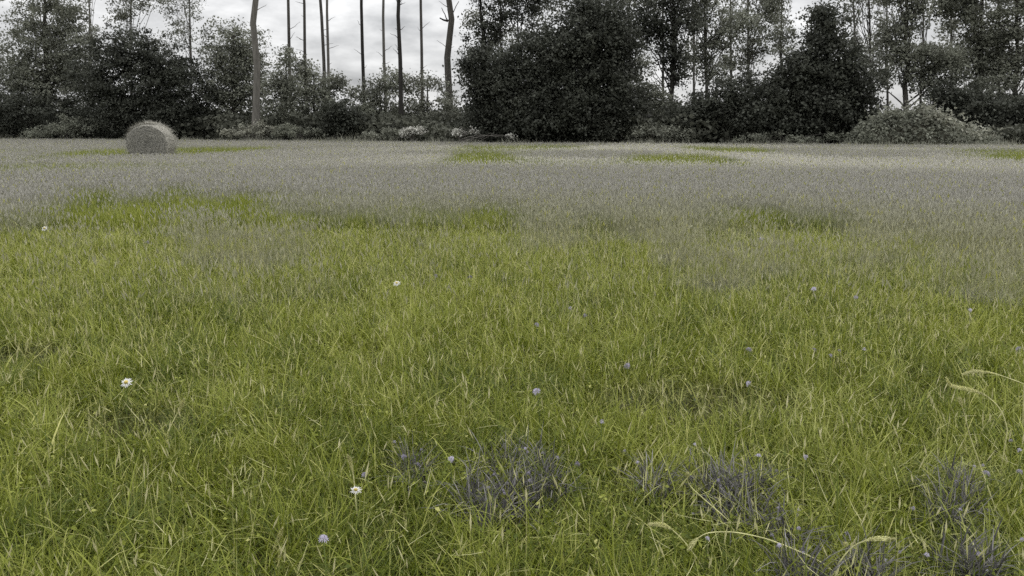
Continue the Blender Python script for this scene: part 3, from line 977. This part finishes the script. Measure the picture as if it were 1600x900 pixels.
HEAD = {
    "white": petal_head("petals", 16, 2, 0.021, M["petal_white"], 0.006),
    "lilac": petal_head("petals", 15, 3, 0.017, M["petal_lilac"], 0.012),
    "dull": petal_head("petals", 13, 3, 0.016, M["petal_dull"], 0.012),
}
CEN = centre_mesh(0.007, 0.005)
FLOWERS = [
    (198, 598, "white", "largest white flower, alone in the left of the meadow above a dark hollow", 1.15),
    (505, 843, "lilac", "small pale flower low in the front grass, right of the leaning seed spike", .75),
    (556, 766, "white", "white flower beside the foot of the upright pale stalk", .8),
    (620, 443, "white", "white flower far back in the green, left of the middle", 1.25),
    (70, 357, "white", "distant pale flower at the left, farthest back of all the flowers", 1.7),
    (890, 483, "lilac", "pale lilac flower behind the middle, left one of a close pair", 1.1),
    (915, 495, "dull", "dull mauve flower, right one of a close pair behind the middle", 1.1),
    (838, 508, "dull", "dull mauve flower just left of and below the close pair", 1.05),
    (979, 573, "dull", "single mauve flower right of the middle, above the bright lilac flower", 1.0),
    (838, 612, "lilac", "lilac flower in the middle of the meadow, straight above the largest dark tussock", .95),
    (940, 661, "lilac", "bright lilac flower up and right of the largest dark tussock", .8),
    (1170, 547, "lilac", "upper of two lilac flowers in one line above the second largest tussock", 1.0),
    (1170, 600, "lilac", "lower of two lilac flowers in one line above the second largest tussock", .9),
    (1272, 452, "lilac", "farthest lilac flower at right, on a taller stem", 1.3),
    (1337, 465, "dull", "mauve flower right of the farthest lilac flower", 1.3),
    (1272, 547, "dull", "mauve flower at the left end of a loose row of four at right", .95),
    (1297, 556, "dull", "second mauve flower in the loose row of four at right, the lower of its pair", .95),
    (1311, 549, "dull", "third mauve flower in the loose row of four at right", .95),
    (1350, 547, "lilac", "palest flower, at the right end of the loose row of four", .9),
    (1515, 485, "lilac", "lilac flower near the right edge, behind the feathery stalk", 1.2),
    (1592, 546, "lilac", "pale lilac flower cut by the right edge of the photo", 1.0),
    (1185, 713, "lilac", "pale lilac flower just above the second largest tussock", .7),
    (1260, 715, "lilac", "lilac flower right of and above the second largest tussock", .7),
    (1105, 842, "lilac", "front lilac flower where two arching stalks meet", .65),
    (632, 715, "dull", "mauve flower left end of the three left of the largest dark tussock", .75),
    (652, 727, "dull", "middle mauve flower of the three left of the largest dark tussock", .75),
    (704, 718, "lilac", "palest of the three flowers left of the largest dark tussock, nearest to it", .75),
    (570, 742, "dull", "dull mauve flower right of the upright pale stalk", .75),
    (902, 727, "dull", "mauve flower just right of the largest dark tussock", .75),
    (1580, 690, "dull", "mauve flower near the right edge, upper left one of three", .8),
    (1594, 705, "lilac", "lilac flower near the right edge, middle one of three", .75),
    (1593, 738, "lilac", "lilac flower near the right edge, lowest one of three", .75),
    (1541, 740, "lilac", "lilac flower against the straight bare stalk at right", .75),
    (680, 432, "dull", "faint mauve flower far back, just right of the far white flower", 1.5),
    (735, 434, "dull", "faint mauve flower far back, halfway from the far white flower to the pair", 1.5),
    (230, 380, "dull", "faint mauve flower far back at left, right of the farthest pale flower", 1.7),
    (1190, 375, "lilac", "tall pale flower far back at right, farthest of the lilac ones", 1.8),
]
for (px, py, kd, lab, s) in FLOWERS:
    p_ = at_z(px, py, 0.24)
    d_ = math.hypot(p_[0], p_[1])
    base = np.array([p_[0] + rng.normal(0, .02), p_[1] + rng.normal(0, .02), 0])
    root = empty("meadow_flower", lab, "flower", base, "small flowers in the meadow")
    tb = Tubes()
    h_ = p_ - base
    if kd != "white" and rng.random() < .6:      # a leaf pair and a bud on the stem
        bd = Tubes()
        e_ = h_ * .8 + np.array([rng.normal(0, .018), rng.normal(0, .012), .012])
        bd.add([h_ * .5, h_ * .66 + (e_ - h_ * .8) * .6, e_], [.0013, .0012, .0011], 5)
        bd.add([e_, e_ + np.array([0, 0, .004]), e_ + np.array([0, 0, .010])], [.002, .0045, .002], 6)
        link("bud", bd.mesh("bud", M["stem"]), root)
    tb.add([(0, 0, 0), h_ * .35 + np.array([.004, .006, 0]), h_ * .7 + np.array([.006, 0, 0]), h_], [.0022, .002, .0017, .0015], 5)
    link("stem", tb.mesh("stem", M["stem"]), root)
    hd = link("flower_head", HEAD[kd], root, h_)
    hd.rotation_euler = (0.85 + rng.normal(0, .12), rng.normal(0, .15), 0) if kd == "white" else (0.55 + rng.normal(0, .2), rng.normal(0, .3), rng.uniform(0, 6))
    s *= 1.3
    s *= rng.uniform(.8, 1.15)
    hd.scale = (s, s * rng.uniform(.75, 1), s * rng.uniform(.8, 1.5))
    if kd == "white":
        cn = link("flower_centre", CEN, hd, (0, 0, .004))

# ------------------------------------------------------------------ tall pale stalks bent over the front grass
STALKS = [
    ([(1108, 905), (1088, 872), (1068, 848), (1050, 832), (1034, 824), (1014, 820)], 2.42, .55, "drooping seed stalk in front, curving left with a thick nodding head"),
    ([(1330, 915), (1285, 880), (1240, 862), (1200, 848), (1150, 838), (1108, 838), (1090, 846), (1076, 860)], 2.36, .80, "long arching stalk in front that bends leftward over the grass"),
    ([(1298, 905), (1318, 880), (1340, 860), (1368, 847), (1400, 843)], 2.34, .6, "short arching stalk in front that bends rightward"),
    ([(1560, 810), (1548, 765), (1536, 725), (1522, 685), (1512, 650), (1500, 622)], 2.75, .95, "straight bare stalk at right, leaning left under the feathery stalk"),
    ([(1574, 672), (1571, 650), (1562, 634), (1545, 620), (1525, 613), (1505, 609), (1487, 604), (1479, 590)], 3.1, .35, "feathery seed stalk at right, arching over to the left"),
    ([(556, 785), (551, 755), (546, 730), (543, 712)], 2.75, .45, "upright pale stalk in front with the white flower at its foot"),
    ([(418, 890), (424, 866), (433, 845), (441, 826)], 2.5, .25, "leaning seed spike in the front left grass, thick and blunt"),
    ([(262, 675), (270, 655), (279, 638), (287, 624)], 3.45, .4, "short leaning seed spike right of the largest white flower"),
    ([(1118, 905), (1110, 875), (1107, 852)], 2.40, .99, "thin short stalk between the two front stalks, below the front lilac flower"),
    ([(1140, 815), (1078, 765), (1075, 740)], 2.62, .8, "short bent blade left of the second largest tussock"),
    ([(1350, 905), (1330, 870), (1322, 850)], 2.36, .7, "small upright stalk under the rightward arching stalk"),
    ([(1600, 600), (1560, 586), (1530, 582), (1505, 585)], 3.5, .3, "pale horizontal seed stalk above the feathery stalk at right"),
]
for pts_, Y, fr, lab in STALKS:
    P = np.array([at_y(a, b, Y) for a, b in pts_])
    # smooth the run of points
    tt = np.linspace(0, len(P) - 1, 5 * len(P))
    Q = np.stack([np.interp(tt, np.arange(len(P)), P[:, k]) for k in range(3)], 1)
    for _ in range(4):
        Q[1:-1] = (Q[:-2] + 2 * Q[1:-1] + Q[2:]) / 4
    Q[:, 1] += 0.03 * np.sin(np.linspace(0, 3, len(Q)))
    foot = np.array([Q[0][0] + (Q[0][0] - Q[4][0]) * .6, Q[0][1] + .02, 0.0])
    Q = np.concatenate([np.linspace(foot, Q[0], 5)[:-1], Q])
    root = empty("grass_stalk", lab, "grass stalk", foot, "pale stalks bent over the grass")
    Q = Q - foot
    n_ = len(Q)
    sl = max(2, int(4 + (n_ - 4) * fr))
    tb = Tubes()
    tb.add(Q, np.linspace(.0027, .0016, n_), 6)
    link("stem", tb.mesh("stem", M["stalk"]), root)
    if fr < .98:
        seg = Q[min(sl, n_ - 4):]
        m_ = 26 * len(seg)
        ti = rng.uniform(0, len(seg) - 1.001, m_)
        i0 = ti.astype(int)
        cp = seg[i0] + (seg[i0 + 1] - seg[i0]) * (ti - i0)[:, None]
        env = np.sin(np.clip(ti / (len(seg) - 1), .03, 1) * math.pi * .9 + .15)
        tdir = unit(seg[i0 + 1] - seg[i0])
        ofs = unit(np.cross(tdir, rng.normal(size=(m_, 3))))
        c_ = cp + ofs * (.0045 * env)[:, None]
        dv = unit(tdir + ofs * .5)
        sv = unit(np.cross(dv, rng.normal(size=(m_, 3)))) * .0014
        l_ = (rng.uniform(.006, .013, m_) * (0.5 + .5 * env))[:, None]
        V = np.stack([c_, c_ + dv * l_ * .5 + sv, c_ + dv * l_, c_ + dv * l_ * .5 - sv], 1).reshape(-1, 3)
        link("seed_head", raw_mesh("seed_head", V, np.arange(m_ * 4), np.full(m_, 4), M["stalk"]), root)

# ------------------------------------------------------------------ grey tussocks
TUSS = [
    ([(772, 706), (800, 706), (832, 710), (852, 728), (862, 745), (845, 752), (800, 748), (822, 760), (735, 745), (737, 770), (760, 786), (805, 782), (790, 762)],
     "largest dark grey tussock, ragged and spreading, in the middle of the front grass"),
    ([(1098, 736), (1110, 752), (1132, 738), (1132, 768), (1150, 752), (1172, 756), (1192, 736), (1140, 790), (1160, 772), (1180, 802), (1214, 808), (1232, 816)],
     "second largest grey tussock, trailing off to its lower right"),
    ([(1487, 738), (1505, 750), (1478, 765), (1503, 778), (1478, 792), (1492, 802)], "dark grey tussock under the straight bare stalk at right"),
    ([(1240, 878), (1258, 890), (1275, 884)], "small grey tussock at the bottom front, under the long arching stalk"),
    ([(1495, 868), (1522, 870), (1545, 880), (1530, 890)], "dark grey tussock in the bottom right of the front grass"),
    ([(1017, 740), (1024, 750)], "little dark tuft left of the second largest grey tussock"),
    ([(1338, 866), (1362, 884), (1370, 872)], "little grey tuft under the short rightward arching stalk"),
    ([(648, 728), (640, 716)], "tiny dark tuft beside the three mauve flowers"),
]
for subs, lab in TUSS:
    C0 = at_z(np.mean([a for a, b in subs]), np.mean([b for a, b in subs]), 0.11)
    C0[2] = 0
    root = empty("grass_tussock", lab, "tussock", C0, "grey tussocks in the front grass")
    B = []
    for a_, b_ in subs:
        q = at_z(a_, b_, 0.12) - C0
        k_ = 64
        B.append(np.stack([q[0] + rng.normal(0, .022, k_), q[1] + rng.normal(0, .03, k_), rng.uniform(0.0, .05, k_)], 1))
    B = np.concatenate(B)
    n_ = len(B)
    tone = rng.random(n_)
    col = lerp((0.045, 0.043, 0.045), (0.26, 0.25, 0.245), tone ** 1.8)
    green = rng.random(n_) < 0.12
    col[green] = lerp(DARK_G, LIGHT_G, rng.random(green.sum()))
    v, f, t, c, _p = blades(B[:, 0], B[:, 1], B[:, 2], rng.uniform(.11, .235, n_), rng.uniform(.003, .0075, n_),
                            rng.uniform(0, 6.283, n_), np.abs(rng.normal(.35, .35, n_)), rng.gamma(2, .6, n_), col, 5)
    link("blades", raw_mesh("blades", v, f, t, M["grass"], tint=c), root)
    tips = _p[_p[:, 2] > 0.12]
    for q in tips[rng.permutation(len(tips))[:max(2, len(subs))]]:
        hd = link("flower_head", HEAD["lilac" if rng.random() < .4 else "dull"], root, q)
        hd.rotation_euler = (0.5 + rng.normal(0, .3), rng.normal(0, .4), rng.uniform(0, 6))
        hs = rng.uniform(.38, .65)
        hd.scale = (hs, hs, hs * 1.4)

# ------------------------------------------------------------------ render settings
sc.view_settings.view_transform = "Standard"
sc.view_settings.look = "None"
sc.view_settings.exposure = 0.0
sc.view_settings.gamma = 1.0
sc.view_settings.use_curve_mapping = False
sc.cycles.max_bounces = 6
sc.cycles.diffuse_bounces = 3
sc.cycles.transmission_bounces = 4
sc.cycles.glossy_bounces = 2
sc.cycles.use_denoising = False
